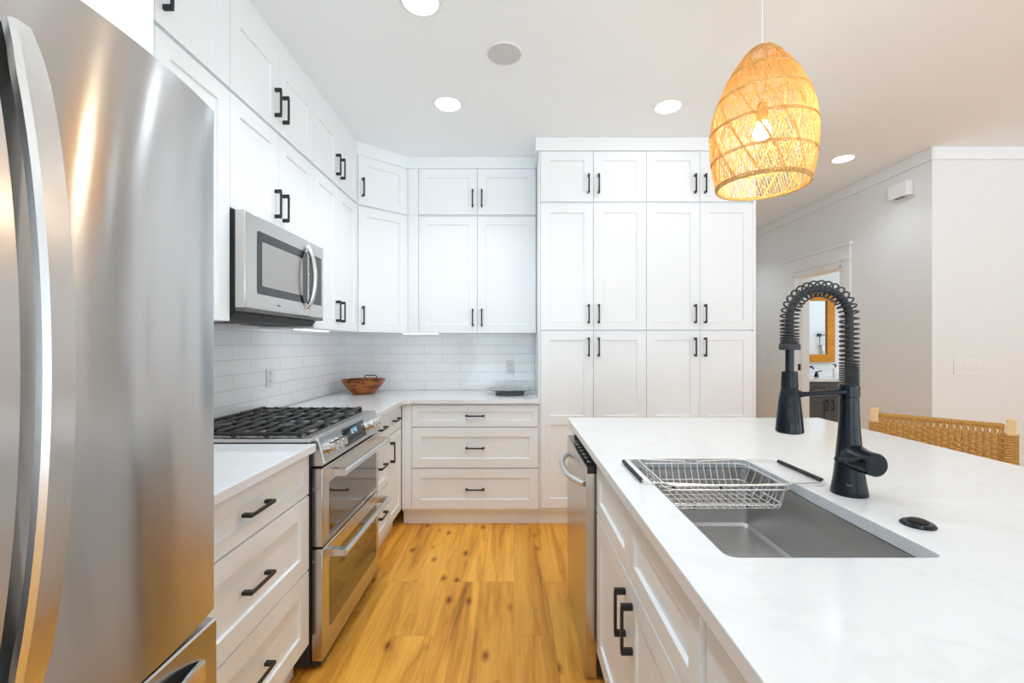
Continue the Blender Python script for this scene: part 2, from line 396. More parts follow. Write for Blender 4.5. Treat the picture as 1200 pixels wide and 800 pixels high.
# crown boards
bm = B(); box(bm, XH-.016, XH, YR-.016, YE, ZC-.095, ZC); struct('trim_1', bm, 'trim', smooth=False, bevel=.004)
bm = B(); box(bm, XH, XE, YR-.016, YR, ZC-.095, ZC); struct('trim_2', bm, 'trim', smooth=False, bevel=.004)
bm = B(); box(bm, XH, XE, YR-.015, YR, 0, .13); struct('baseboard_right', bm, 'trim', smooth=False)
bm = B(); box(bm, XH-.015, XH, YR, DY0-.105, 0, .13); struct('baseboard_hall', bm, 'trim', smooth=False)
# doorway casing
dr = B()
box(dr, XH-.02, XH-.0005, DY0-.105, DY0, 0, 2.10); box(dr, XH-.02, XH-.0005, DY1, DY1+.105, 0, 2.10)
box(dr, XH-.02, XH-.0005, DY0, DY1, DZ, 2.10)
box(dr, XH-.032, XH-.0005, DY0-.12, DY1+.12, 2.10, 2.118)
box(dr, XH-.022, XH-.0005, DY0-.105, DY1+.105, 2.118, 2.235)
box(dr, XH-.04, XH-.0005, DY0-.13, DY1+.13, 2.235, 2.262)
box(dr, XH-.02, XH+.14, DY0-.001, DY0+.018, 0, DZ); box(dr, XH-.02, XH+.14, DY1-.018, DY1+.001, 0, DZ); box(dr, XH-.02, XH+.14, DY0, DY1, DZ-.018, DZ+.001)
box(dr, XH+.05, XH+.09, DY1-.03, DY1-.018, 0, DZ-.018); box(dr, XH+.05, XH+.09, DY0+.018, DY0+.03, 0, DZ-.018)
door = struct('door_1', dr, 'trim', smooth=False)
bxo('strike_plate', (XH+.012, XH+.042, DY1-.0195, DY1-.018, 1.02, 1.09), 'black', door)

# ---------------------------------------------------------------- cabinets
RAIL = .066
def pull(bm, x, z, vert, L=.136):
    """black bar pull standing out 32 mm from y=0"""
    h = L/2
    if vert:
        box(bm, x-.0055, x+.0055, -.032, 0, z-h, z-h+.017); box(bm, x-.0055, x+.0055, -.032, 0, z+h-.017, z+h)
        box(bm, x-.005, x+.005, -.033, -.025, z-h+.012, z+h-.012)
    else:
        box(bm, x-h, x-h+.017, -.032, 0, z-.0055, z+.0055); box(bm, x+h-.017, x+h, -.032, 0, z-.0055, z+.0055)
        box(bm, x-h+.012, x+h-.012, -.033, -.025, z-.005, z+.005)
def cabinet(name, label, cat, loc, rz, w, z0, z1, depth, fronts, toe=False, filler=(), hollow=False, group=None, stile=.0):
    """local frame: x along the face, y into the cabinet, door faces at y=0. fronts: (kind, x0, x1, z0, z1, handle, rail, mids)"""
    t = thing(name, label, cat, (loc[0], loc[1], 0), rz, group)
    bm = B(); zb = .105 if toe else z0
    if hollow:
        box(bm, 0, .018, .021, depth, zb, z1); box(bm, w-.018, w, .021, depth, zb, z1)
        box(bm, .018, w-.018, .021, depth, zb, zb+.018); box(bm, .018, w-.018, depth-.012, depth, zb+.018, z1)
        box(bm, .018, w-.018, .021, .04, zb+.018, .64)
        box(bm, .018, w-.018, .021, .04, z1-.03, z1)
    else: box(bm, 0, w, .021, depth, zb, z1)
    obj('body', bm, 'cab', t, local=True, smooth=False)
    if toe: bxo('toe_kick', (0, w, .062, depth, 0, .105), 'cab', t, local=True, smooth=False)
    for a, b in filler: bxo('filler_strip', (a, b, .004, .0205, z0, z1), 'cab', t, local=True, smooth=False)
    for kind, a, b, c, d, hd, *ex in fronts:
        rail = ex[0] if ex else RAIL; mids = ex[1] if len(ex) > 1 else ()
        bm = B(); panel_front(bm, a+.0015, b-.0015, c+.0015, d-.0015, .02, rail, mids)
        f = obj(kind, bm, 'cab', t, local=True, smooth=False)
        if hd:
            bm = B(); pull(bm, *hd); obj('handle', bm, 'black', f, local=True, smooth=False, bevel=.0012)
    return t
ZT0, ZT1 = 2.328, 2.69       # top tier of doors
ZL0 = 1.396
def pair(w, z0, z1, hz, x0=0., kind='door', off=.036):
    c = x0 + (w-x0)/2
    return [(kind, x0, c, z0, z1, (c-off, hz, True)), (kind, c, w, z0, z1, (c+off, hz, True))]
R90 = PI/2
UD = UPX-XL-.001             # depth of the wall cabinets
# the left run, walking away from the camera
units = [(1.03, 1.774, 'closest to the refrigerator'), (1.774, 2.518, 'over the microwave'), (2.518, 3.228, 'between microwave and corner')]
for i, (a, b, where) in enumerate(units):
    cabinet('wall_cabinet', 'short white top-row wall cabinet with two black pulls, ' + where, 'cabinet', (UPX, a), R90, b-a, ZT0-.006, ZT1, UD,
            pair(b-a, ZT0, ZT1, 2.454), group='white wall cabinets')
    zb = 1.852 if i == 1 else ZL0
    if i == 0: lab = 'tall white wall cabinet beside the refrigerator, above the near counter'
    elif i == 1: lab = 'white wall cabinet with two black pulls mounted directly on top of the microwave'
    else: lab = 'tall narrow-doored white wall cabinet just past the microwave'
    hz = 1.972 if i == 1 else 1.517
    cabinet('wall_cabinet', lab, 'cabinet', (UPX, a), R90, b-a, zb, ZT0-.008, UD, pair(b-a, zb, ZT0-.012, hz), group='white wall cabinets')
# diagonal corner
DX0, DY_0, DX1 = UPX, 3.228, -.836
dl = math.hypot(DX1-DX0, UPY-DY_0); da = math.atan2(UPY-DY_0, DX1-DX0)
def corner(z0, z1, dz0, dz1, hz, label):
    t = thing('corner_wall_cabinet', label, 'cabinet', (DX0, DY_0, 0), da, 'white wall cabinets')
    bm = B(); k = .0145
    prism(bm, [(DX0-.0, DY_0+.022), (DX1-.022, UPY+.0), (DX1, UPY+.012), (DX1, YB-.001), (XL+.001, YB-.001), (XL+.001, DY_0+.001), (DX0-.012, DY_0+.001)], 'z', z0, z1)
    obj('body', bm, 'cab', t, smooth=False)
    bm = B(); panel_front(bm, .004, dl-.004, dz0, dz1, .02, RAIL)
    f = obj('door', bm, 'cab', t, local=True, smooth=False)
    bm = B(); pull(bm, .036, hz, True); obj('handle', bm, 'black', f, local=True, smooth=False, bevel=.0012)
corner(ZT0-.006, ZT1, ZT0, ZT1-.002, 2.454, 'short white angled top cabinet in the corner with one black pull')
corner(ZL0, ZT0-.008, ZL0+.002, ZT0-.013, 1.517, 'tall white angled wall cabinet in the corner above the wooden bowl')
# back wall uppers
bw = .176-DX1
cabinet('wall_cabinet', 'short white two-door top cabinet on the back wall left of the pantry', 'cabinet', (DX1, UPY), 0, bw, ZT0-.006, ZT1, YB-UPY-.001,
        pair(bw, ZT0, ZT1, 2.454, x0=.086), filler=[(0.002, .084)], group='white wall cabinets')
cabinet('wall_cabinet', 'wide tall white two-door wall cabinet above the glass plate', 'cabinet', (DX1, UPY), 0, bw, ZL0, ZT0-.008, YB-UPY-.001,
        pair(bw, ZL0, ZT0-.012, 1.517, x0=.086), filler=[(0.002, .084)], group='white wall cabinets')
# pantry
PX = [.180, .951, 1.716]
for i, nm in enumerate(('beside the tiled backsplash', 'beside the hallway')):
    a, b = PX[i], PX[i+1]; w_ = b-a
    fz = .012 if i == 0 else 0
    cabinet('pantry_top_cabinet', 'short white two-door cabinet on top of the pantry ' + nm, 'cabinet', (a, BY), 0, w_, ZT0-.006, ZT1, YB-BY-.001,
            pair(w_, ZT0, ZT1, 2.453, x0=fz), filler=[(0, .011)] if i == 0 else (), group='white pantry cabinets')
    fr = pair(w_, 1.409, ZT0-.012, 1.524, x0=fz)
    c = fz + (w_-fz)/2
    fr += [('door', fz, c, .134, 1.404, (c-.036, 1.287, True), RAIL, (.763,)), ('door', c, w_, .134, 1.404, (c+.036, 1.287, True), RAIL, (.763,))]
    cabinet('pantry_cabinet', 'tall white four-door floor-standing pantry ' + nm, 'cabinet', (a, BY), 0, w_, .134, ZT0-.008, YB-BY-.001, fr, toe=True,
            filler=[(0, .011)] if i == 0 else (), group='white pantry cabinets')
bm = B(); box(bm, 1.7165, 1.736, BY+.001, YB-.001, 0, ZT1); tag(obj('pantry_end_panel', bm, 'cab', smooth=False), 'tall flat white panel closing the hallway end of the pantry', 'panel')
# fascia boards up to the ceiling
bm = B(); prism(bm, [(UPX-.003, 1.0315), (UPX-.003, DY_0), (DX1-.003, UPY-.003), (.168, UPY-.003), (.168, UPY+.018), (DX1-.012, UPY+.018), (UPX-.024, DY_0+.01), (UPX-.024, 1.0315)], 'z', ZT1+.001, ZC-.0005)
struct('trim_3', bm, 'cab', smooth=False)
bm = B(); box(bm, .158, 1.742, BY-.012, BY+.02, ZT1+.001, ZC-.0005); box(bm, .158, .178, BY+.02, UPY+.05, ZT1+.001, ZC-.0005); struct('trim_4', bm, 'cab', smooth=False)
# deep cabinet over the refrigerator and its tall side panel
cabinet('over_refrigerator_cabinet', 'deep white two-door cabinet above the refrigerator', 'cabinet', (-.82, .08), R90, .9095, 1.86, ZT1, -.82-XL-.001, pair(.911, 1.88, ZT1, 2.0))
bm = B(); box(bm, XL+.001, -.82, .990, 1.0095, 0, ZC-.0005); tag(obj('refrigerator_side_panel', bm, 'cab', smooth=False), 'tall flat white panel standing between the refrigerator and the near drawers', 'panel')
bm = B(); box(bm, -.84, -.82, .08, .989, ZT1+.001, ZC-.0005); struct('trim_5', bm, 'cab', smooth=False)

# base cabinets
ZB0, ZB1 = .126, .8825
DRW = [(.716, .870), (.421, .711), (.126, .416)]
def stack(w, x0=0., rail=RAIL):
    c = (x0+w)/2
    out = []
    for k, (a, b) in enumerate(DRW):
        out.append(('drawer', x0, w, a, b, (c, (a+b)/2 if k else .796, False), .046 if k == 0 else rail))
    return out
BD = BX-XL-.001
cabinet('drawer_cabinet', 'white three-drawer base cabinet between the refrigerator and the range', 'cabinet', (BX, 1.012), R90, 1.745-1.012, ZB0, ZB1, BD, stack(.733), toe=True, group='white base cabinets')
cabinet('drawer_cabinet', 'very narrow white three-drawer base cabinet just beyond the range', 'cabinet', (BX, 2.522), R90, .323, ZB0, ZB1, BD, stack(.323, rail=.05), toe=True, group='white base cabinets')
cabinet('base_cabinet', 'narrow white corner base cabinet with one drawer over one door', 'cabinet', (BX, 2.846), R90, 3.176-2.846, ZB0, ZB1, BD,
        [('drawer', 0, .328, .716, .870, (.164, .796, False), .046), ('door', 0, .328, .126, .711, (.05, .60, True), .055)], toe=True, group='white base cabinets')
cabinet('drawer_cabinet', 'wide white three-drawer base cabinet on the back wall under the glass plate', 'cabinet', (-.8035, BY), 0, .9815, ZB0, ZB1, YB-BY-.001,
        [(k, a, b, c, d, (.527, h[1], False), r) for k, a, b, c, d, h, r in stack(.9815, x0=.072)], toe=True, filler=[(0, .070)], group='white base cabinets')

# countertops
ZS = .884
bm = B(); box(bm, XL+.012, -.775, 1.012, 1.742, ZS, .914); tag(obj('countertop', bm, 'quartz', smooth=False, bevel=.002), 'short white quartz countertop between the refrigerator and the range', 'countertop')
bm = B(); prism(bm, [(XL+.012, 2.516), (-.775, 2.516), (-.775, 3.125), (-.745, 3.155), (.177, 3.155), (.177, YB-.012), (XL+.012, YB-.012)], 'z', ZS, .914)
tag(obj('countertop', bm, 'quartz', smooth=False, bevel=.002), 'L-shaped white quartz countertop turning the corner under the bowl and plate', 'countertop')
# backsplash
bm = B(); box(bm, XL+.0005, XL+.011, 1.012, YB-.0005, .9145, 1.3955); box(bm, XL+.0005, XL+.011, 1.776, 2.516, 1.3955, 1.43)
tag(obj('tile_backsplash', bm, 'tile_l', smooth=False), 'white glossy brick-pattern tile backsplash on the left wall behind the range', 'backsplash')
bm = B(); box(bm, XL+.0115, .179, YB-.011, YB-.0005, .9145, 1.3955)
tag(obj('tile_backsplash', bm, 'tile_b', smooth=False), 'white glossy brick-pattern tile backsplash on the back wall behind bowl and plate', 'backsplash')
# slim light bars under the wall cabinets
bm = B(); box(bm, -1.30, -1.25, 2.62, 3.0, ZL0-.007, ZL0-.0005); tag(obj('under_cabinet_light', bm, 'ledbar'), 'slim white light bar under the wall cabinet past the microwave', 'light')
bm = B(); box(bm, -.90, -.62, 3.60, 3.645, ZL0-.007, ZL0-.0005); tag(obj('under_cabinet_light', bm, 'ledbar'), 'slim white light bar under the back wall cabinet near the corner', 'light')

# ---------------------------------------------------------------- outlets and switches
def outlet(label, loc, rz):
    t = thing('wall_outlet', label, 'outlet', loc, rz)
    bm = B(); box(bm, -.035, .035, -.006, 0, -.058, .058); obj('cover_plate', bm, 'plastic', t, local=True, bevel=.003)
    for s in (-1, 1):
        bm = B(); prism(bm, rrect(-.017, .017, s*.0225-.014, s*.0225+.014, .006), 'y', -.0085, -.0062); f = obj('socket', bm, 'plastic_s', t, local=True)
        bm = B()
        for x in (-.006, .006): box(bm, x-.0015, x+.0015, -.0092, -.0086, s*.0225-.002, s*.0225+.007)
        box(bm, -.002, .002, -.0092, -.0086, s*.0225-.010, s*.0225-.006)
        obj('slot', bm, 'slot', f, local=True)
outlet('white wall outlet in the back tile above the glass plate', (-.03, YB-.0115, 1.11), 0)
outlet('white wall outlet in the left tile above the range grates', (XL+.0115, 2.62, 1.11), R90)
def switch(label, loc, rz, n):
    t = thing('light_switch', label, 'light switch', loc, rz)
    hw = .035 + .023*(n-1)
    bm = B(); box(bm, -hw, hw, -.006, 0, -.058, .058); obj('cover_plate', bm, 'plastic', t, local=True, bevel=.003)
    for k in range(n):
        x = (k-(n-1)/2)*.046
        bm = B(); prism(bm, [(-.006, -.034), (-.009, -.034), (-.0065, .034), (-.006, .034)], 'x', x-.0165, x+.0165)
        obj('rocker', bm, 'plastic_s', t, local=True, bevel=.001)
switch('white four-rocker light switch on the right wall behind the woven stool', (3.404, YR-.0005, 1.139), 0, 4)
switch('white single light switch on the hallway wall beyond the bathroom door', (XH-.0005, 5.55, 1.14), -R90, 1)
t = thing('door_chime', 'small white chime box high on the hallway wall', 'chime', (XH-.0005, 3.575, 2.485))
bm = B(); box(bm, XH-.056, XH-.0005, 3.485, 3.665, 2.485, 2.60); obj('case', bm, 'plastic', t, bevel=.006)
bm = B()
for k in range(5): box(bm, XH-.05, XH-.012, 3.53+.018*k, 3.54+.018*k, 2.4835, 2.4848)
obj('grille', bm, 'grey', t)

# ---------------------------------------------------------------- refrigerator
FX, FY0, FYS, FY1 = -.62, .112, .519, .926
t = thing('refrigerator', 'large brushed stainless french-door refrigerator with curved bar handles', 'refrigerator', (-1.02, .519, 0))
bm = B(); box(bm, XL+.03, FX-.085, FY0+.004, FY1-.004, .025, 1.765); obj('body', bm, 'dark', t, bevel=.004)
def bulge_section(y0, y1, front, thick, sag, r=.014):
    pts = []; N = 24
    for i in range(N+1):
        y = y0 + (y1-y0)*i/N; u = 2*i/N-1
        x = front - sag*u*u
        e = min(y-y0, y1-y)
        if e < r: x -= r - math.sqrt(max(0, r*r-(r-e)**2))
        pts.append((x, y))
    for e in (.001, .003, .007):
        pass
    return pts + [(front-thick, y1), (front-thick, y0)]
def bulge_section2(y0, y1, front, thick, sag, r=.012):
    pts = []
    for k in range(5): a = PI/2*k/4; pts.append((front-sag-r+r*math.sin(a), y0+r-r*math.cos(a)))
    N = 20
    for i in range(1, N):
        u = 2*i/N-1; pts.append((front-sag*u*u, y0+r+(y1-y0-2*r)*i/N))
    for k in range(5): a = PI/2*k/4; pts.append((front-sag-r+r*math.cos(a), y1-r+r*math.sin(a)))
    return pts + [(front-thick, y1), (front-thick, y0)]
def bow_handle(p0, p1, out, width, thick, bow, wdir, N=24, inset=.0):
    """flat bar bowed away from the door: ends on the door, middle out"""
    p0, p1, out, wdir = Vector(p0), Vector(p1), Vector(out), Vector(wdir)
    bm = B(); rings = []
    for i in range(N+1):
        s = i/N; u = 2*s-1
        d = bow*(1-u*u)**.8 if abs(u) < 1 else 0
        wd = width*(.62+.38*min(1, (1-abs(u))*7)); th = thick
        c = p0.lerp(p1, s) + out*d
        rings.append([bm.verts.new(c + wdir*a*wd/2 + out*b_) for a, b_ in ((-.75, th), (-1, th*.6), (-1, 0), (1, 0), (1, th*.6), (.75, th))])
    for A, Bq in zip(rings, rings[1:]):
        for j in range(6): bm.faces.new((A[j], A[(j+1)%6], Bq[(j+1)%6], Bq[j]))
    bm.faces.new(rings[0][::-1]); bm.faces.new(rings[-1])
    return bm
ZD0, ZD1 = .757, 1.785
for y0, y1, hy in ((FYS+.002, FY1, FYS+.030), (FY0, FYS-.002, FYS-.034)):
    bm = B(); prism(bm, bulge_section2(y0, y1, FX+.018, .083, .018), 'z', ZD0, ZD1)
    d = obj('door', bm, 'steel', t, angle=50)
    bm = bow_handle((FX-.001, hy, .84), (FX-.001, hy, 1.70), (1,0,0), .040, .014, .051, (0,1,0))
    obj('handle', bm, 'steel_h', d, angle=25)
    bm = B(); box(bm, FX-.085, FX-.066, y0+.01, y1-.01, ZD0+.01, ZD1-.012); obj('gasket', bm, 'grey', t)
bm = B(); prism(bm, [(FX-.075, .075), (FX-.004, .075), (FX, .082), (FX, .730), (FX-.003, .734), (FX-.075, .738)], 'y', FY0, FY1)
dw = obj('freezer_drawer', bm, 'steel', t, smooth=False, bevel=.0012)
bm = bow_handle((FX-.001, FY0+.07, .655), (FX-.001, FY1-.045, .655), (1,0,0), .075, .010, .045, (0,0,1))
obj('handle', bm, 'steel_h', dw, angle=25)
bm = B(); box(bm, FX-.085, FX-.06, FY0+.02, FY1-.02, .01, .07); obj('base_grille', bm, 'dark', t)
for y in (FY0+.03, FY1-.09):
    bm = B(); box(bm, FX-.16, FX-.085, y, y+.06, 1.765, 1.79); obj('hinge_cover', bm, 'dark', t, bevel=.004)

# ---------------------------------------------------------------- microwave
MX, MY0, MY1, MZ0, MZ1 = -1.077, 1.779, 2.513, 1.45, 1.846
t = thing('microwave', 'stainless over-the-range microwave hanging above the gas range', 'microwave', (-1.25, 2.146, 1.402))
bm = B(); prism(bm, [(XL+.014, 1.436), (XL+.014, MZ1), (MX-.045, MZ1), (MX-.045, 1.43), (MX-.07, 1.405), (UPX-.17, 1.405)], 'y', MY0+.003, MY1-.003); obj('body', bm, 'dark', t, smooth=False)
DM = 2.335
bm = B()
X0, X1 = MX-.044, MX
zz = [(MZ0, 1.515), (1.515, 1.775), (1.775, MZ1)]
box(bm, X0, X1, MY0, DM-.002, MZ0, MZ1)
d = obj('door', bm, 'steel_r', t, bevel=.005)
bm = B(); prism(bm, rrect(MY0+.085, DM-.018, 1.517, 1.783, .012), 'x', MX-.0005, MX+.0015); obj('window', bm, 'panelglass', d)
bm = B(); prism(bm, rrect(MY0+.118, DM-.075, 1.553, 1.742, .006), 'x', MX+.0016, MX+.0022); obj('window_pane', bm, 'mwglass', d)
bm = B(); pts = []
for i in range(21):
    s = i/20; u = 2*s-1
    pts.append((MX+.004+.042*(1-u*u)**.7, DM-.035, 1.492+.318*s))
tube(bm, pts, .0125, 14); obj('handle', bm, 'steel_h', d, angle=60)
bm = B(); box(bm, X0, X1, DM+.001, MY1, MZ0, MZ1); p = obj('control_panel', bm, 'steel_r', t, bevel=.005)
bm = B(); prism(bm, rrect(DM+.004, MY1-.03, 1.52, 1.783, .006), 'x', MX-.0005, MX+.0015); obj('keypad', bm, 'panelglass', p)
bm = B(); box(bm, MX-.04, MX-.002, MY0+.002, MY1-.002, 1.438, 1.4495); obj('trim_strip', bm, 'grey', t)
bm = B()
for y in (1.86, 2.20): 
    for k in range(9): box(bm, -1.36+.02*k, -1.35+.02*k, y, y+.23, 1.4015, 1.4048)
obj('vent_grille', bm, 'grey', t)
bm = B(); box(bm, MX+.0002, MX+.0008, 2.02, 2.05, 1.478, 1.484); obj('maker_mark', bm, 'grey', d)

# ---------------------------------------------------------------- range
RY0, RY1, RX = 1.768, 2.508, -.763
t = thing('gas_range', 'stainless slide-in gas range with two oven doors and black grates', 'range', (-1.10, 2.138, 0))
bm = B(); box(bm, XL+.013, -.812, RY0, RY1, .02, .905); obj('body', bm, 'dark', t)
bm = B(); box(bm, XL+.013, -.80, RY0-.02, RY1+.006, .915, .932); obj('cooktop', bm, 'cooktop', t, bevel=.003)
bm = B(); box(bm, XL+.03, -.83, RY0+.02, RY1-.02, .932, .934); obj('burner_pan', bm, 'cooktop', t)
# sloping control panel
cpoly = [(-.83, .905), (-.795, .934), (-.782, .934), (-.752, .826), (-.765, .818), (-.83, .818)]
bm = B(); prism(bm, cpoly, 'y', RY0, RY1); cp = obj('control_panel', bm, 'steel_r', t, smooth=False, bevel=.002)
nrm = Vector((.108, 0, .030)).normalized(); up = Vector((-.030, 0, .108)).normalized()
mid = Vector((-.767, 0, .880))
def on_panel(y, h, d): return Vector((mid.x, y, mid.z)) + up*h + nrm*d
bm = B()
for a, b in ((RY0+.012, RY1-.012),):
    v = [on_panel(a, -.045, .0006), on_panel(b, -.045, .0006), on_panel(b, .043, .0006), on_panel(a, .043, .0006)]
    v2 = [q + nrm*.0012 for q in v]
    vs = [bm.verts.new(q) for q in v+v2]
    for f in ((0,1,2,3),(7,6,5,4),(0,4,5,1),(1,5,6,2),(2,6,7,3),(3,7,4,0)): bm.faces.new([vs[i] for i in f])
obj('face_plate', bm, 'steel', cp)
bm = B()
v = [on_panel(2.0, -.04, .0022), on_panel(2.275, -.04, .0022), on_panel(2.275, .04, .0022), on_panel(2.0, .04, .0022)]
vs = [bm.verts.new(q) for q in v+[q+nrm*.002 for q in v]]
for f in ((0,1,2,3),(7,6,5,4),(0,4,5,1),(1,5,6,2),(2,6,7,3),(3,7,4,0)): bm.faces.new([vs[i] for i in f])
dp = obj('display', bm, 'panelglass', cp)
# clock digits
SEG = {'1': 'bc', '0': 'abcdef', '4': 'bcfg', '5': 'acdfg'}
bm = B()
def seg(y0, y1, h0, h1):
    v = [on_panel(y0, h0, .0045), on_panel(y1, h0, .0045), on_panel(y1, h1, .0045), on_panel(y0, h1, .0045)]
    bm.faces.new([bm.verts.new(q) for q in v])
for k, ch in enumerate('1045'):
    y = 2.085 + .020*k + (.006 if k > 1 else 0); wq, hq, tq, z_ = .012, .011, .0028, .014
    for s in SEG[ch]:
        if s == 'a': seg(y, y+wq, z_+hq-tq, z_+hq)
        if s == 'g': seg(y, y+wq, z_-tq/2, z_+tq/2)
        if s == 'd': seg(y, y+wq, z_-hq, z_-hq+tq)
        if s == 'b': seg(y+wq-tq, y+wq, z_, z_+hq)
        if s == 'c': seg(y+wq-tq, y+wq, z_-hq, z_)
        if s == 'f': seg(y, y+tq, z_, z_+hq)
        if s == 'e': seg(y, y+tq, z_-hq, z_)
obj('clock_digits', bm, 'led', dp, smooth=False)
for y in (1.835, 1.885, 1.935, 2.335, 2.385, 2.435):
    bm = B()
    c0 = on_panel(y, -.002, .002)
    tube(bm, [c0, c0+nrm*.006, c0+nrm*.0062, c0+nrm*.034, c0+nrm*.0338], [.0245, .0245, .0215, .0195, .0175], 24)
    k = obj('knob', bm, 'knob', cp)
    bm = B(); q0 = c0+nrm*.0342
    v = [q0+up*.013+Vector((0,-.0012,0)), q0+up*.013+Vector((0,.0012,0)), q0+up*.002+Vector((0,.0012,0)), q0+up*.002+Vector((0,-.0012,0))]
    bm.faces.new([bm.verts.new(q) for q in v]); obj('pointer', bm, 'grey', k, fix=False)
def oven_door(name, z0, z1, wz0, wz1, hz):
    bm = B(); box(bm, -.810, RX, RY0+.006, RY1-.004, z0, z1); d = obj(name, bm, 'steel_r', t, bevel=.004)
    bm = B(); prism(bm, rrect(RY0+.07, RY1-.05, wz0, wz1, .014), 'x', RX-.0005, RX+.0012); obj('window', bm, 'oveng', d)
    bm = B(); hx = -.697; a, b = 1.858, 2.462
    tube(bm, [(hx, a-.03, hz), (hx, a, hz), (hx, b, hz), (hx, b+.012, hz)], [.0135, .0135, .0135, .0115], 16)
    for y in (a-.026, b-.012):
        prism(bm, [(RX-.001, hz-.015), (hx, hz-.0125), (hx, hz+.0125), (RX-.001, hz+.015)], 'y', y-.006, y+.026)
    obj('handle', bm, 'steel_h', d)
    return d
oven_door('upper_oven_door', .492, .808, .515, .735, .777)
oven_door('lower_oven_door', .035, .484, .135, .42, .447)
bm = B(); box(bm, -.812, -.775, RY0+.01, RY1-.01, .015, .034); obj('kick_strip', bm, 'dark', t)
# burners
for x, y in ((-.99, 1.93), (-1.27, 1.93), (-1.13, 2.138), (-.99, 2.35), (-1.27, 2.35)):
    bm = B(); lathe(bm, [(0, 0), (.046, 0), (.05, .006), (.048, .012), (.034, .013), (.034, .020), (.031, .0225), (0, .0235)], (x, y, .934), 24)
    obj('burner', bm, 'iron', t)
# cast iron grates: three sections side by side
gx0, gx1 = XL+.06, -.862
for k in range(3):
    a = RY0+.012 + k*.241; b = a+.233
    bm = B(); n_ = 9
    for i in range(n_):
        x = gx1 - (gx1-gx0)*i/(n_-1); hi = .951
        edge = i in (0, n_-1)
        tube(bm, [(x, a, hi-.010), (x, a+.010, hi), (x, b-.010, hi), (x, b, hi-.010)], .0088 if edge else .0066, 6)
        if i % 2 == 0:
            for y in (a+.006, b-.006): box(bm, x-.009, x+.009, y-.007, y+.007, .934, .950)
    for y in (a+.004, b-.004): tube(bm, [(gx1, y, .944), (gx0, y, .944)], .0078, 6)
    tube(bm, [(gx1, (a+b)/2, .946), (gx0, (a+b)/2, .946)], .0072, 6)
    obj('grate', bm, 'iron', t)

# ---------------------------------------------------------------- bowl and plate on the counter
t = thing('wooden_bowl', 'brown wooden bowl with two dark wire handles on the corner counter', 'bowl', (-1.20, 3.545, .914), 0)
bm = B(); lathe(bm, [(0, 0), (.078, 0), (.084, .004), (.120, .040), (.150, .078), (.172, .112), (.168, .1145), (.142, .080), (.110, .044), (.07, .016), (0, .013)], (0,0,0), 48)
obj('bowl', bm, 'bowl', t, local=True)
for s in (-1, 1):
    y = s*.150; cx = .005*s
    bm = B(); tube(bm, [(cx-.055, y*.97, .095), (cx-.055, y*1.06, .100), (cx-.052, y*1.1, .118), (cx-.042, y*1.1, .126 if s < 0 else .134), (cx+.042, y*1.1, .126 if s < 0 else .134), (cx+.052, y*1.1, .118), (cx+.055, y*1.06, .100), (cx+.055, y*.97, .095)], .0042, 8)
    obj('handle', bm, 'black', t, local=True)
t = thing('glass_plate', 'clear glass plate with a wavy rim on the counter beside the pantry', 'plate', (-.03, 3.52, .914))
bm = B(); n_ = 72
prof = [(.0, .016), (.10, .016), (.125, .022), (.185, .040), (.186, .043), (.122, .027), (.10, .021), (0, .021)]
lathe(bm, prof, (0,0,0), n_)
for v in bm.verts:
    r_ = math.hypot(v.co.x, v.co.y)
    if r_ > .15:
        a_ = math.atan2(v.co.y, v.co.x); v.co.z += .002*math.cos(10*a_); k_ = 1+.015*math.cos(10*a_); v.co.x *= k_; v.co.y *= k_
obj('plate', bm, 'glassware', t, local=True)
bm = B(); lathe(bm, [(0, 0), (.105, 0), (.118, .010), (.112, .0158), (0, .0158)], (0,0,0), 48); obj('foot', bm, 'platebase', t, local=True)

# ---------------------------------------------------------------- island
IX0, IX1, IY1, IY0 = .288, 1.625, 2.367, -.42
SX0, SX1, SY0, SY1 = .390, .790, .811, 1.506
IFX = .318
bm = B(); plate_hole(bm, [(IX0, IY0), (IX1, IY0), (IX1, IY1), (IX0, IY1)], rrect(SX0, SX1, SY0, SY1, .022, 6), ZS, .914)
tag(obj('island_countertop', bm, 'quartz', smooth=False, bevel=.002), 'large white quartz island countertop with the sink cut into it', 'countertop')
def isl(y): return (IFX, y)
ID = .60
wS = 1.712-.745
cS = 1.712-1.225
cabinet('sink_cabinet', 'white island sink cabinet with two doors and black pulls beside the dishwasher', 'cabinet', isl(1.712), -R90, wS, ZB0, ZB1, ID,
        [('false_drawer_front', .012, cS, .662, .85, None, .05), ('false_drawer_front', cS, wS-.012, .662, .85, None, .05),
         ('door', .012, cS, .126, .657, (cS-.038, .542, True), .062), ('door', cS, wS-.012, .126, .657, (cS+.038, .542, True), .062)], toe=True, hollow=True)
cabinet('island_cabinet', 'white island base cabinet nearest the camera past the sink doors', 'cabinet', isl(.7445), -R90, 1.12, ZB0, ZB1, ID,
        [('door', .012, .56, .126, .85, (.522, .735, True), .075), ('door', .56, 1.108, .126, .85, (.598, .735, True), .075)], toe=True)
bm = B(); box(bm, IFX+ID+.002, 1.26, -.3755, 2.345, 0, ZB1); tag(obj('island_back_panel', bm, 'cab', smooth=False), 'white paneled back half of the island under the seating overhang', 'panel')
bm = B(); box(bm, IFX+.002, IFX+ID, 2.333, 2.35, 0, ZB1); tag(obj('island_end_panel', bm, 'cab', smooth=False), 'flat white end panel of the island beside the dishwasher', 'panel')

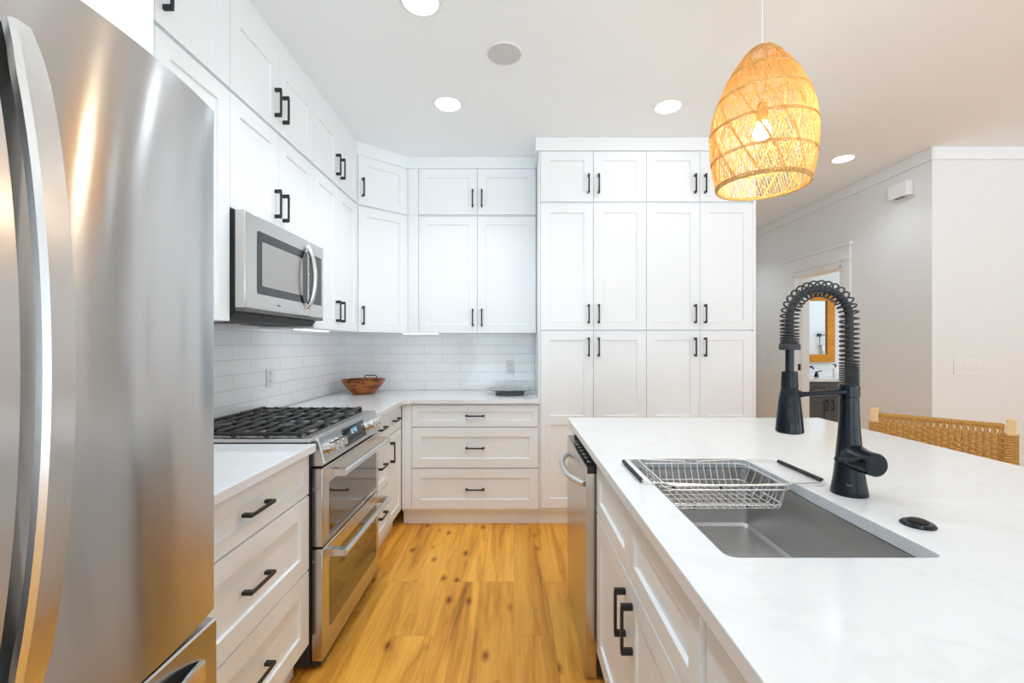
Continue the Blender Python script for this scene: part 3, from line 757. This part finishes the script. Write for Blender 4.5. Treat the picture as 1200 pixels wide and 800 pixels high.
# dishwasher
t = thing('dishwasher', 'stainless dishwasher with a bowed handle at the far end of the island', 'dishwasher', (.6, 2.03, 0))
DWX, WY0, WY1 = .282, 1.728, 2.328
bm = B(); box(bm, .325, IFX+ID, 1.716, 2.330, .02, .86); obj('body', bm, 'dark', t)
bm = B(); box(bm, DWX, .3225, WY0, WY1, .10, .800); box(bm, DWX, .286, WY0, WY1, .8002, .826); d = obj('door', bm, 'steel_r', t, smooth=False)
bm = B(); box(bm, .2862, .3225, WY0+.001, WY1-.001, .8003, .8285); cpn = obj('control_strip', bm, 'panelglass', d)
bm = B(); random.seed(3)
for k in range(7):
    y = 1.79 + k*.062; box(bm, .300, .303, y, y+.026, .8287, .829); box(bm, .309, .312, y+.004, y+.02, .8287, .829)
obj('printed_symbols', bm, 'mark', cpn, smooth=False)
bm = B(); pts = []
for i in range(25):
    u = 2*i/24-1
    pts.append((DWX+.002-.058*(1-abs(u)**2.6), 2.028+.250*u, .745))
tube(bm, pts, .0145, 12, flat=.8); obj('handle', bm, 'steel_h', d)
bm = B(); box(bm, DWX+.002, .3225, WY0+.001, WY1-.001, .004, .0985); obj('toe_plate', bm, 'steel_r', t)

# sink
t = thing('kitchen_sink', 'deep brushed stainless undermount sink set into the island counter', 'sink', (.59, 1.158, .684))
bm = B()
loops = [(-.016, ZS-.0012, .03), (.004, ZS-.0012, .024), (.004, .70, .024), (.012, .690, .022), (.03, .686, .02)]
rings = []
for inset, z, r_ in loops:
    rings.append([bm.verts.new((x, y, z)) for x, y in rrect(SX0-.004+inset, SX1+.004-inset, SY0-.004+inset, SY1+.004-inset, r_, 6)])
for A, Bq in zip(rings, rings[1:]):
    for j in range(len(A)): bm.faces.new((A[j], A[(j+1)%len(A)], Bq[(j+1)%len(A)], Bq[j]))
bm.faces.new(rings[-1])
s = obj('bowl', bm, 'sink', t, angle=30)
so = s.modifiers.new('shell', 'SOLIDIFY'); so.thickness = .0012; so.offset = 0
bm = B(); lathe(bm, [(0, .001), (.028, .001), (.034, .003), (.044, .004), (.046, .0015), (.046, 0)], (.59, 1.10, .6865), 28); obj('drain', bm, 'chrome', t)

# dish rack over the sink
t = thing('dish_rack', 'wire dish rack with black grips spanning the sink', 'dish rack', (.59, 1.345, .85))
rx0, rx1, ry0, ry1, rz = .412, .768, 1.205, 1.485, .921
def wire_loop(z, x0, x1, y0, y1, r_=.03): return [(x, y, z) for x, y in rrect(x0, x1, y0, y1, r_, 4)]
bm = B(); tube(bm, wire_loop(rz, rx0, rx1, ry0, ry1), .0027, 8, True); tube(bm, wire_loop(rz-.014, rx0+.004, rx1-.004, ry0+.004, ry1-.004), .0020, 8, True)
obj('rim', bm, 'chrome', t)
bm = B(); zb = .845
nx = 15
for i in range(nx):
    x = rx0+.03 + (rx1-rx0-.06)*i/(nx-1)
    tube(bm, [(x, ry0, rz), (x, ry0+.008, rz-.030), (x, ry0+.022, zb+.012), (x, ry0+.034, zb), (x, ry1-.034, zb), (x, ry1-.022, zb+.012), (x, ry1-.008, rz-.030), (x, ry1, rz)], .0012, 6)
for i in range(6):
    y = ry0+.045 + (ry1-ry0-.09)*i/5
    tube(bm, [(rx0, y, rz), (rx0+.006, y, rz-.030), (rx0+.022, y, zb+.010), (rx0+.034, y, zb-.003), (rx1-.034, y, zb-.003), (rx1-.022, y, zb+.010), (rx1-.006, y, rz-.030), (rx1, y, rz)], .0012, 6)
tube(bm, wire_loop(zb+.014, rx0+.02, rx1-.02, ry0+.022, ry1-.022, .02), .0017, 6, True)
obj('basket', bm, 'chrome', t)
for sx in (-1, 1):
    # sliding arms that reach over the counter
    xe = .360 if sx < 0 else .868; xi = .57 if sx < 0 else .61
    za = .9215; y0, y1 = 1.225, 1.478
    bm = B()
    r_ = .025
    tube(bm, [(xi, y0, rz-.008), (xi-.02*sx*-1, y0, rz-.006), (xe-sx*.05, y0-.002, za), (xe-sx*.012, y0+.004, za), (xe, y0+.018, za), (xe, y1-.018, za), (xe-sx*.012, y1-.004, za), (xe-sx*.05, y1+.002, za), (xi-.02*sx*-1, y1, rz-.006), (xi, y1, rz-.008)], .0022, 8)
    arm = obj('arm', bm, 'chrome', t)
    bm = B(); tube(bm, [(xe, y0+.024, za-.0005), (xe, y1-.024, za-.0005)], .0058, 10); obj('grip', bm, 'rubber', arm)
for x in (rx0+.1, rx1-.1):
    for y in (ry0+.06, ry1-.06):
        bm = B(); cyl(bm, (x, y, zb-.010), (x, y, zb+.001), .006, n=12); obj('foot', bm, 'rubber', t)

# faucet
FXc, FYc = .877, 1.16
t = thing('kitchen_faucet', 'tall matte black spring-neck pull-down faucet beside the sink', 'faucet', (FXc, FYc, .914))
bm = B(); lathe(bm, [(0, 0), (.0415, 0), (.042, .003), (.0405, .012), (.0365, .035), (.0332, .063), (.0295, .105), (.0266, .141), (.0240, .175), (.0224, .205), (.0215, .252), (0, .252)], (FXc, FYc, .914), 40)
obj('body', bm, 'faucet', t)
bm = B(); lathe(bm, [(.0216, 0), (.0232, .001), (.0235, .028), (.022, .030), (0, .030)], (FXc, FYc, 1.1665), 36); obj('collar', bm, 'faucet', t)
# valve and lever, pointing right and towards the camera
vd = Vector((.03, -1, 0)).normalized(); vo = Vector((FXc, FYc, 1.010))
bm = B(); tube(bm, [vo+vd*-.012+Vector((0,0,.010)), vo+vd*.018+Vector((0,0,.004)), vo+vd*.04, vo+vd*.055, vo+vd*.084, vo+vd*.0865], [.024, .033, .0305, .0290, .0285, .0265], 32); v_ = obj('valve', bm, 'faucet', t)
side = Vector((-1, 0, .04)).normalized()
bm = B(); c0 = vo+vd*.066+Vector((0,0,.008)); tube(bm, [c0+side*.015, c0+side*.04, c0+side*.078, c0+side*.084, c0+side*.087], [.0075, .0055, .0062, .0066, .004], 14); obj('lever', bm, 'faucet', v_)
bm = B(); a0 = 1.15
for k in range(6):
    a = math.radians(226+k*3.4); rr = .0374; p0 = Vector((FXc+rr*math.cos(a), FYc+rr*math.sin(a), .943))
    box(bm, p0.x-.0007, p0.x+.0007, p0.y-.0007, p0.y+.0007, p0.z, p0.z+.0026)
obj('maker_mark', bm, 'mark_dim', t, smooth=False)
# hose arch
rA = .078; zA = 1.371; cxA = FXc-rA
def arch(s0, s1, N):
    out = []
    L1 = zA-1.19; L2 = PI*rA; L3 = zA-1.303
    tot = L1+L2+L3
    for i in range(N):
        d = (s0+(s1-s0)*i/(N-1))*tot
        if d < L1: out.append((Vector((FXc, FYc, 1.19+d)), Vector((0,0,1))))
        elif d < L1+L2:
            a = (d-L1)/rA; out.append((Vector((cxA+rA*math.cos(a), FYc, zA+rA*math.sin(a))), Vector((-math.sin(a),0,math.cos(a)))))
        else: out.append((Vector((cxA-rA, FYc, zA-(d-L1-L2))), Vector((0,0,-1))))
    return out
bm = B(); tube(bm, [p for p, _ in arch(0, 1, 70)], .0098, 12); obj('hose', bm, 'spring', t)
bm = B(); N = 1500; pts = []; ph = 0.
ar = arch(0, 1, N)
for i, (p, tg) in enumerate(ar):
    s = i/(N-1)
    pitch = .0060 if s < .10 else (.0060+(s-.10)/.08*.0066 if s < .18 else (.0126 if s < .34 else (.0150 if s < .80 else .0150-(s-.80)/.20*.0096)))
    ph += (.496/(N-1))/pitch*2*PI
    nr = Vector((tg.z, 0, -tg.x)); bn = Vector((0,1,0))
    pts.append(p + (nr*math.cos(ph) + bn*math.sin(ph))*.0205)
tube(bm, pts, .0023, 6); obj('spring_coil', bm, 'spring', t)
hx = cxA-rA
bm = B(); lathe(bm, [(0, 0), (.0235, 0), (.0245, .002), (.0245, .013), (.0225, .016), (0, .016)], (hx, FYc, 1.289), 32); obj('spring_collar', bm, 'spring', t)
bm = B(); cyl(bm, (hx, FYc, 1.225), (hx, FYc, 1.290), .0100, n=24); obj('neck', bm, 'faucet', t)
bm = B(); lathe(bm, [(0, 0), (.029, 0), (.0325, .003), (.0325, .008), (.030, .04), (.0255, .085), (.0208, .113), (.0196, .116), (.0196, .118), (.0204, .119), (.0186, .158), (.017, .160), (0, .160)], (hx, FYc, 1.073), 40)
hd = obj('spray_head', bm, 'faucet', t)
# spray buttons on the face towards the camera
bm = B()
for z0, z1, wq in ((1.150, 1.170, .009), (1.100, 1.142, .012)):
    N = 8
    for rz0, rz1, xw, yy in ((z0, z1, wq, .0),):
        r_at = lambda z: .0325-(z-1.081)/.11*.0115
        top = [(x, z) for x, z in rrect(-xw, xw, rz0, rz1, .0085 if wq < .01 else .010, 5)]
        A = [bm.verts.new((hx-.006+x, FYc-math.sqrt(max(1e-6, r_at(z)**2-(x-.006)**2))-.0018, z)) for x, z in top]
        D = [bm.verts.new((v.co.x, v.co.y+.004, v.co.z)) for v in A]
        bm.faces.new(A)
        for j in range(len(A)): bm.faces.new((A[j], A[(j+1)%len(A)], D[(j+1)%len(A)], D[j]))
obj('spray_button', bm, 'rubber', hd)
# docking arm
bm = B(); tube(bm, [(FXc-.02, FYc-.012, 1.181), (hx+.05, FYc-.012, 1.176), (hx+.030, FYc-.010, 1.174), (hx+.022, FYc-.004, 1.174)], [.0075, .0058, .0065, .010], 14); obj('docking_arm', bm, 'faucet', t)

# air switch button
t = thing('air_switch_button', 'small round black button on the island counter near the faucet', 'button', (.871, .956, .914))
bm = B(); lathe(bm, [(0, 0), (.031, 0), (.031, .003), (.027, .007), (.021, .008), (0, .008)], (0,0,0), 36); obj('flange', bm, 'faucet', t, local=True)
bm = B(); lathe(bm, [(.0185, .0081), (.0185, .0105), (.016, .012), (0, .0125)], (0,0,0), 32); obj('push_button', bm, 'rubber', t, local=True)

# ---------------------------------------------------------------- pendant
PXc, PYc, PZ, PH = .9626, 1.72, 1.915, .525
t = thing('pendant_lamp', 'glowing woven rattan bell pendant hanging over the island', 'pendant lamp', (PXc, PYc, ZC))
PR = [(0, .160), (.06, .167), (.15, .176), (.28, .183), (.40, .184), (.52, .176), (.64, .158), (.76, .131), (.86, .102), (.94, .072), (1.0, .046)]
def prad(s):
    for (a, ra), (b, rb) in zip(PR, PR[1:]):
        if a <= s <= b: u = (s-a)/(b-a); u = u*u*(3-2*u)*.3+u*.7; return ra+(rb-ra)*u
    return PR[-1][1]
bm = B(); random.seed(11); NS = 22
def strand(th, tw, r_, off, s0=0., s1=1.):
    pts = []
    for i in range(NS+1):
        s = s0+(s1-s0)*i/NS; a = th + tw*s; R = prad(s)+off
        pts.append((PXc+R*math.cos(a), PYc+R*math.sin(a), PZ+PH*s))
    tube(bm, pts, r_, 4, caps=False)
for k in range(104):
    strand(2*PI*k/104+random.uniform(-.014,.014), .85, .0017, random.uniform(-.001,.001))
for k in range(38):
    strand(2*PI*k/38+random.uniform(-.04,.04), -1.25, .0014, .0025)
for k in range(12):
    for e in (-.016, 0, .016): strand(2*PI*k/12+e, -1.6, .0016, -.0028)
for k in range(10):
    a = random.uniform(0, 2*PI); strand(a, 1.7, .0015, .003)
obj('shade', bm, 'rattan', t)
def hoop(bm, s, r_, off=0.):
    R = prad(s)+off
    tube(bm, [(PXc+R*math.cos(2*PI*j/64), PYc+R*math.sin(2*PI*j/64), PZ+PH*s) for j in range(64)], r_, 6, True)
for s in (.19, .40, .62, .80):
    bm = B(); hoop(bm, s, .0022, .003); hoop(bm, s+.011, .0018, .003); obj('hoop', bm, 'rattan_d', t)
bm = B(); hoop(bm, 0, .004); hoop(bm, .018, .0026, .003)
N = 600
for sg in (1, -1):
    tube(bm, [(PXc+(.1605+.0045*math.cos(sg*74*2*PI*j/N))*math.cos(2*PI*j/N), PYc+(.1605+.0045*math.cos(sg*74*2*PI*j/N))*math.sin(2*PI*j/N), PZ+.002+.0045*math.sin(sg*74*2*PI*j/N)) for j in range(N)], .0016, 4, True)
obj('rim', bm, 'rattan_d', t)
bm = B(); hoop(bm, .995, .004); hoop(bm, .95, .003, .001); obj('top_ring', bm, 'rattan_d', t)
bm = B(); cyl(bm, (PXc, PYc, PZ+PH-.14), (PXc, PYc, ZC-.02), .0025, n=10); obj('cord', bm, 'plastic', t)
bm = B(); lathe(bm, [(0, 0), (.055, 0), (.06, -.006), (.06, -.018), (.052, -.024), (0, -.025)], (PXc, PYc, ZC-.0005), 32); obj('ceiling_canopy', bm, 'plastic', t)
bm = B(); lathe(bm, [(0, .075), (.012, .075), (.02, .06), (.021, 0), (.014, -.004), (0, -.004)], (PXc, PYc, 2.165), 24)
for k in range(3):
    a = 2*PI*k/3+.5; cyl(bm, (PXc, PYc, 2.22), (PXc+.052*math.cos(a), PYc+.052*math.sin(a), PZ+PH-.02), .0018, n=6)
obj('lamp_holder', bm, 'rattan_d', t)
bm = B(); bmesh.ops.create_uvsphere(bm, u_segments=24, v_segments=16, radius=.032, matrix=Matrix.Translation((PXc, PYc, 2.128))); obj('bulb', bm, 'bulb', t)

# ---------------------------------------------------------------- ceiling lights and speaker
def downlight(x, y, label, r_=.075, power=None):
    if power is None: power = (BEAM if y > 1.5 else BEAM*.75) if x < 0 else BEAM_ISLAND
    t = thing('recessed_light', label, 'ceiling light', (x, y, ZC), 0, 'recessed ceiling lights')
    bm = B(); lathe(bm, [(r_, -.003), (r_+.012, -.004), (r_+.018, -.0005), (r_, -.0005)], (x, y, ZC), 40, closed=True); obj('trim_ring', bm, 'plastic', t)
    bm = B(); lathe(bm, [(0, -.0025), (r_, -.0025), (r_, -.0006), (0, -.0006)], (x, y, ZC), 40); obj('lens', bm, 'lens', t)
    l_ = bpy.data.lights.new('lamp_beam', 'SPOT'); l_.energy = power; l_.color = (.82,.925,1); l_.shadow_soft_size = .06; l_.spot_size = math.radians(BEAM_DEG); l_.spot_blend = .7
    lo = bpy.data.objects.new('lamp_beam', l_); C.objects.link(lo); lo.parent = t; lo.location = (0, 0, -.012)
downlight(-.402, 1.917, 'bright recessed ceiling light nearest the range, cut by the top of the view')
downlight(-.405, 2.733, 'bright recessed ceiling light in front of the corner wall cabinets')
downlight(.961, 2.762, 'bright recessed ceiling light in front of the pantry')
downlight(2.624, 3.535, 'bright recessed ceiling light at the mouth of the hallway', .07, 12)
for x, y, lb in ((-.402, 1.1, 'added out-of-view ceiling light above the refrigerator doors'), (-.402, .28, 'added out-of-view ceiling light at the near end of the aisle'), (.96, .3, 'added out-of-view ceiling light above the near island'),
             (2.6, .8, 'added out-of-view ceiling light over the stools'), (2.4, 5.6, 'added out-of-view ceiling light inside the hallway'), (4.5, 4.8, 'added out-of-view ceiling light inside the bathroom')):
    downlight(x, y, lb, power=70 if 'bathroom' in lb else (26 if 'hallway' in lb else None))  # unseen lamps added to brighten aisle, island, hallway and bathroom
t = thing('ceiling_speaker', 'round grey speaker grille flush in the kitchen ceiling', 'speaker', (-.048, 2.26, ZC))
bm = B(); lathe(bm, [(0, -.004), (.084, -.0035), (.084, -.0006), (0, -.0006)], (-.048, 2.26, ZC), 48); obj('grille', bm, 'speaker', t)
bm = B(); lathe(bm, [(.0845, -.0006), (.0845, -.005), (.091, -.004), (.093, -.0006)], (-.048, 2.26, ZC), 48, closed=True); obj('bezel', bm, 'plastic', t)

# ---------------------------------------------------------------- bathroom
t = thing('bathroom_vanity', 'charcoal bathroom vanity with white top seen through the doorway', 'vanity', (4.05, 5.95, 0))
bm = B(); box(bm, 3.50, 4.60, 5.72, BYE-.001, .08, .83); obj('body', bm, 'vanity', t, smooth=False)
bm = B(); box(bm, 3.48, 4.62, 5.69, BYE-.001, .8305, .8695); obj('top', bm, 'quartz', t, smooth=False)
bm = B(); box(bm, 3.52, 4.58, 5.76, BYE-.01, 0, .08); obj('toe_kick', bm, 'vanity', t, smooth=False)
for a, b, hxx in ((3.515, 4.05, 4.01), (4.05, 4.585, 4.09)):
    for kind, z0, z1 in (('drawer', .63, .815), ('door', .10, .62)):
        bm = B(); panel_front(bm, a+.002, b-.002, z0, z1, .019, .05); bm.transform(Matrix.Translation((0, 5.7, 0)))
        f = obj(kind, bm, 'vanity', t, smooth=False)
        bm = B()
        if kind == 'door': pull(bm, hxx, .53, True)
        else: pull(bm, (a+b)/2, .72, False)
        bm.transform(Matrix.Translation((0, 5.7, 0))); obj('handle', bm, 'black', f, smooth=False)
t = thing('bathroom_mirror', 'wall mirror in a wide amber wood frame above the vanity', 'mirror', (4.1, BYE, 1.06))
mx0, mx1, mz0, mz1, mw = 3.72, 4.465, 1.065, 2.02, .105
bm = B(); slab_with_openings(bm, 'y', BYE-.035, BYE-.001, mx0, mx1, mz0, mz1, [(mx0+mw, mx1-mw, mz0+mw, mz1-mw)]); obj('frame', bm, 'frame', t, smooth=False)
bm = B(); box(bm, mx0+mw, mx1-mw, BYE-.012, BYE-.006, mz0+mw, mz1-mw); obj('mirror_glass', bm, 'mirror', t, smooth=False)
t = thing('bathroom_faucet', 'small black bathroom faucet with lever on the vanity top', 'faucet', (4.0, 6.02, .87))
bm = B(); tube(bm, [(4.0, 6.04, .87), (4.0, 6.04, .97), (4.0, 6.02, 1.0), (4.0, 5.96, 1.01), (4.0, 5.92, .985)], [.02, .013, .013, .012, .011], 12); obj('spout', bm, 'black', t)
for x in (3.90, 4.12):
    bm = B(); lathe(bm, [(0, 0), (.03, 0), (.022, .03), (.012, .07), (0, .072)], (x, 6.04, .87), 16); tube(bm, [(x, 6.04, .935), (x+.05*(1 if x > 4 else -1), 6.0, .95)], .006, 8); obj('lever', bm, 'black', t)
t = thing('soap_dispenser', 'white soap bottle with black pump on the vanity', 'soap dispenser', (4.30, 5.93, .87))
bm = B(); lathe(bm, [(0, 0), (.032, 0), (.034, .01), (.034, .11), (.02, .13), (.013, .135), (0, .135)], (4.30, 5.93, .87), 20); obj('bottle', bm, 'soap', t)
bm = B(); cyl(bm, (4.30, 5.93, 1.006), (4.30, 5.93, 1.045), .010, n=12); tube(bm, [(4.30, 5.93, 1.045), (4.26, 5.92, 1.043)], .006, 8); obj('pump', bm, 'black', t)
tY = YR+.1205
t = thing('towel_ring', 'black squared towel ring on the bathroom wall reflected in the mirror', 'towel ring', (6.2, tY, 1.5))
bm = B(); box(bm, 6.10, 6.16, tY, tY+.05, 1.47, 1.53); tube(bm, [(6.13, tY+.045, 1.50), (6.36, tY+.045, 1.49), (6.38, tY+.045, 1.30), (6.12, tY+.045, 1.28), (6.13, tY+.045, 1.50)], .008, 8); obj('ring', bm, 'black', t)
bm = B()
pts = [(6.15, 1.292), (6.35, 1.302), (6.42, .98), (6.20, .95)]
prism(bm, pts, 'y', tY+.055, tY+.075)
tag(obj('hand_towel', bm, 'towel', bevel=.008), 'white hand towel hanging on the bathroom towel ring', 'towel')

# ---------------------------------------------------------------- woven stool
TH = math.atan2(.742, -.67)
t = thing('counter_stool', 'pale wood counter stool with a woven tan cord back at the island', 'stool', (1.889, 2.0, 0), TH)
yb = -.21; hw = .238
for s in (-1, 1):
    bm = B(); box(bm, s*hw-.017, s*hw+.017, yb-.017, yb+.017, 0, .974); obj('back_post', bm, 'wicker_wood', t, local=True, bevel=.004)
    bm = B(); box(bm, s*(hw-.005)-.02, s*(hw-.005)+.02, .17, .21, 0, .63); obj('leg', bm, 'wicker_wood', t, local=True, bevel=.004)
    bm = B(); box(bm, s*hw-.012, s*hw+.012, yb+.02, .17, .28, .315); obj('stretcher', bm, 'wicker_wood', t, local=True, bevel=.003)
    bm = B(); box(bm, s*hw-.013, s*hw+.013, yb+.02, .17, .585, .63); obj('seat_rail', bm, 'wicker_wood', t, local=True, bevel=.003)
bm = B(); box(bm, -hw+.022, hw-.022, .18, .205, .22, .255); obj('footrest', bm, 'wicker_wood', t, local=True, bevel=.003)
bm = B(); box(bm, -hw+.022, hw-.022, yb-.012, yb+.012, .585, .63); box(bm, -hw+.02, hw-.02, .178, .204, .585, .63); obj('seat_frame', bm, 'wicker_wood', t, local=True, bevel=.003)
# woven seat
bm = B()
for i in range(40):
    y = yb+.03 + .37*i/39; tube(bm, [(-hw-.016, y, .618), (-hw-.012, y, .634), (-.1, y, .630+.002*(i%2)), (.1, y, .630-.002*(i%2)), (hw+.012, y, .634), (hw+.016, y, .618)], .0045, 5)
obj('seat', bm, 'cord', t, local=True)
# woven back: top rail wound with cord, open gap, weave below
bm = B()
NR = 90
for i in range(NR):
    x = -hw+.022 + (2*hw-.044)*(i+.5)/NR
    tube(bm, [(x+.0025*math.cos(0), yb+.012*math.cos(2*PI*j/10), .938+.012*math.sin(2*PI*j/10)) for j in range(10)], .0027, 5, True)
cyl(bm, (-hw+.02, yb, .938), (hw-.02, yb, .938), .0105, n=12)
obj('wound_rail', bm, 'cord', t, local=True)
bm = B()
nw = 19
xs = [-hw+.030 + (2*hw-.060)*i/(nw-1) for i in range(nw)]
for x in xs:
    for e in (-.0045, .0045):
        for d in (-.009, .009): tube(bm, [(x+e, yb+d, .932), (x+e*1.1, yb+d*.7, .905), (x+e, yb+d*.2, .70)], .0045, 5)
rows = 17
for rI in range(rows):
    z = .900 - rI*.0122
    for lay in (-1, 1):
        pts = []
        for i in range(4*(nw-1)+1):
            x = xs[0] + (xs[-1]-xs[0])*i/(4*(nw-1))
            pts.append((x, yb + lay*.0095*math.cos(PI*i/4+PI*rI), z+.0022*math.cos(PI*i/4+PI*rI)))
        pts = [(-hw+.0, yb-lay*.022, z), (-hw-.001+.02, yb-lay*.018, z)] + pts + [(hw-.02, yb-lay*.018, z), (hw, yb-lay*.022, z)]
        tube(bm, pts, .0056, 6)
    for s in (-1, 1):
        for d in (-.0027, .0027): tube(bm, [(s*hw+.0205*a, yb+.0205*b, z+d) for a, b in ((-1,-1),(1,-1),(1,1),(-1,1))], .003, 5, True)
obj('woven_back', bm, 'cord', t, local=True)
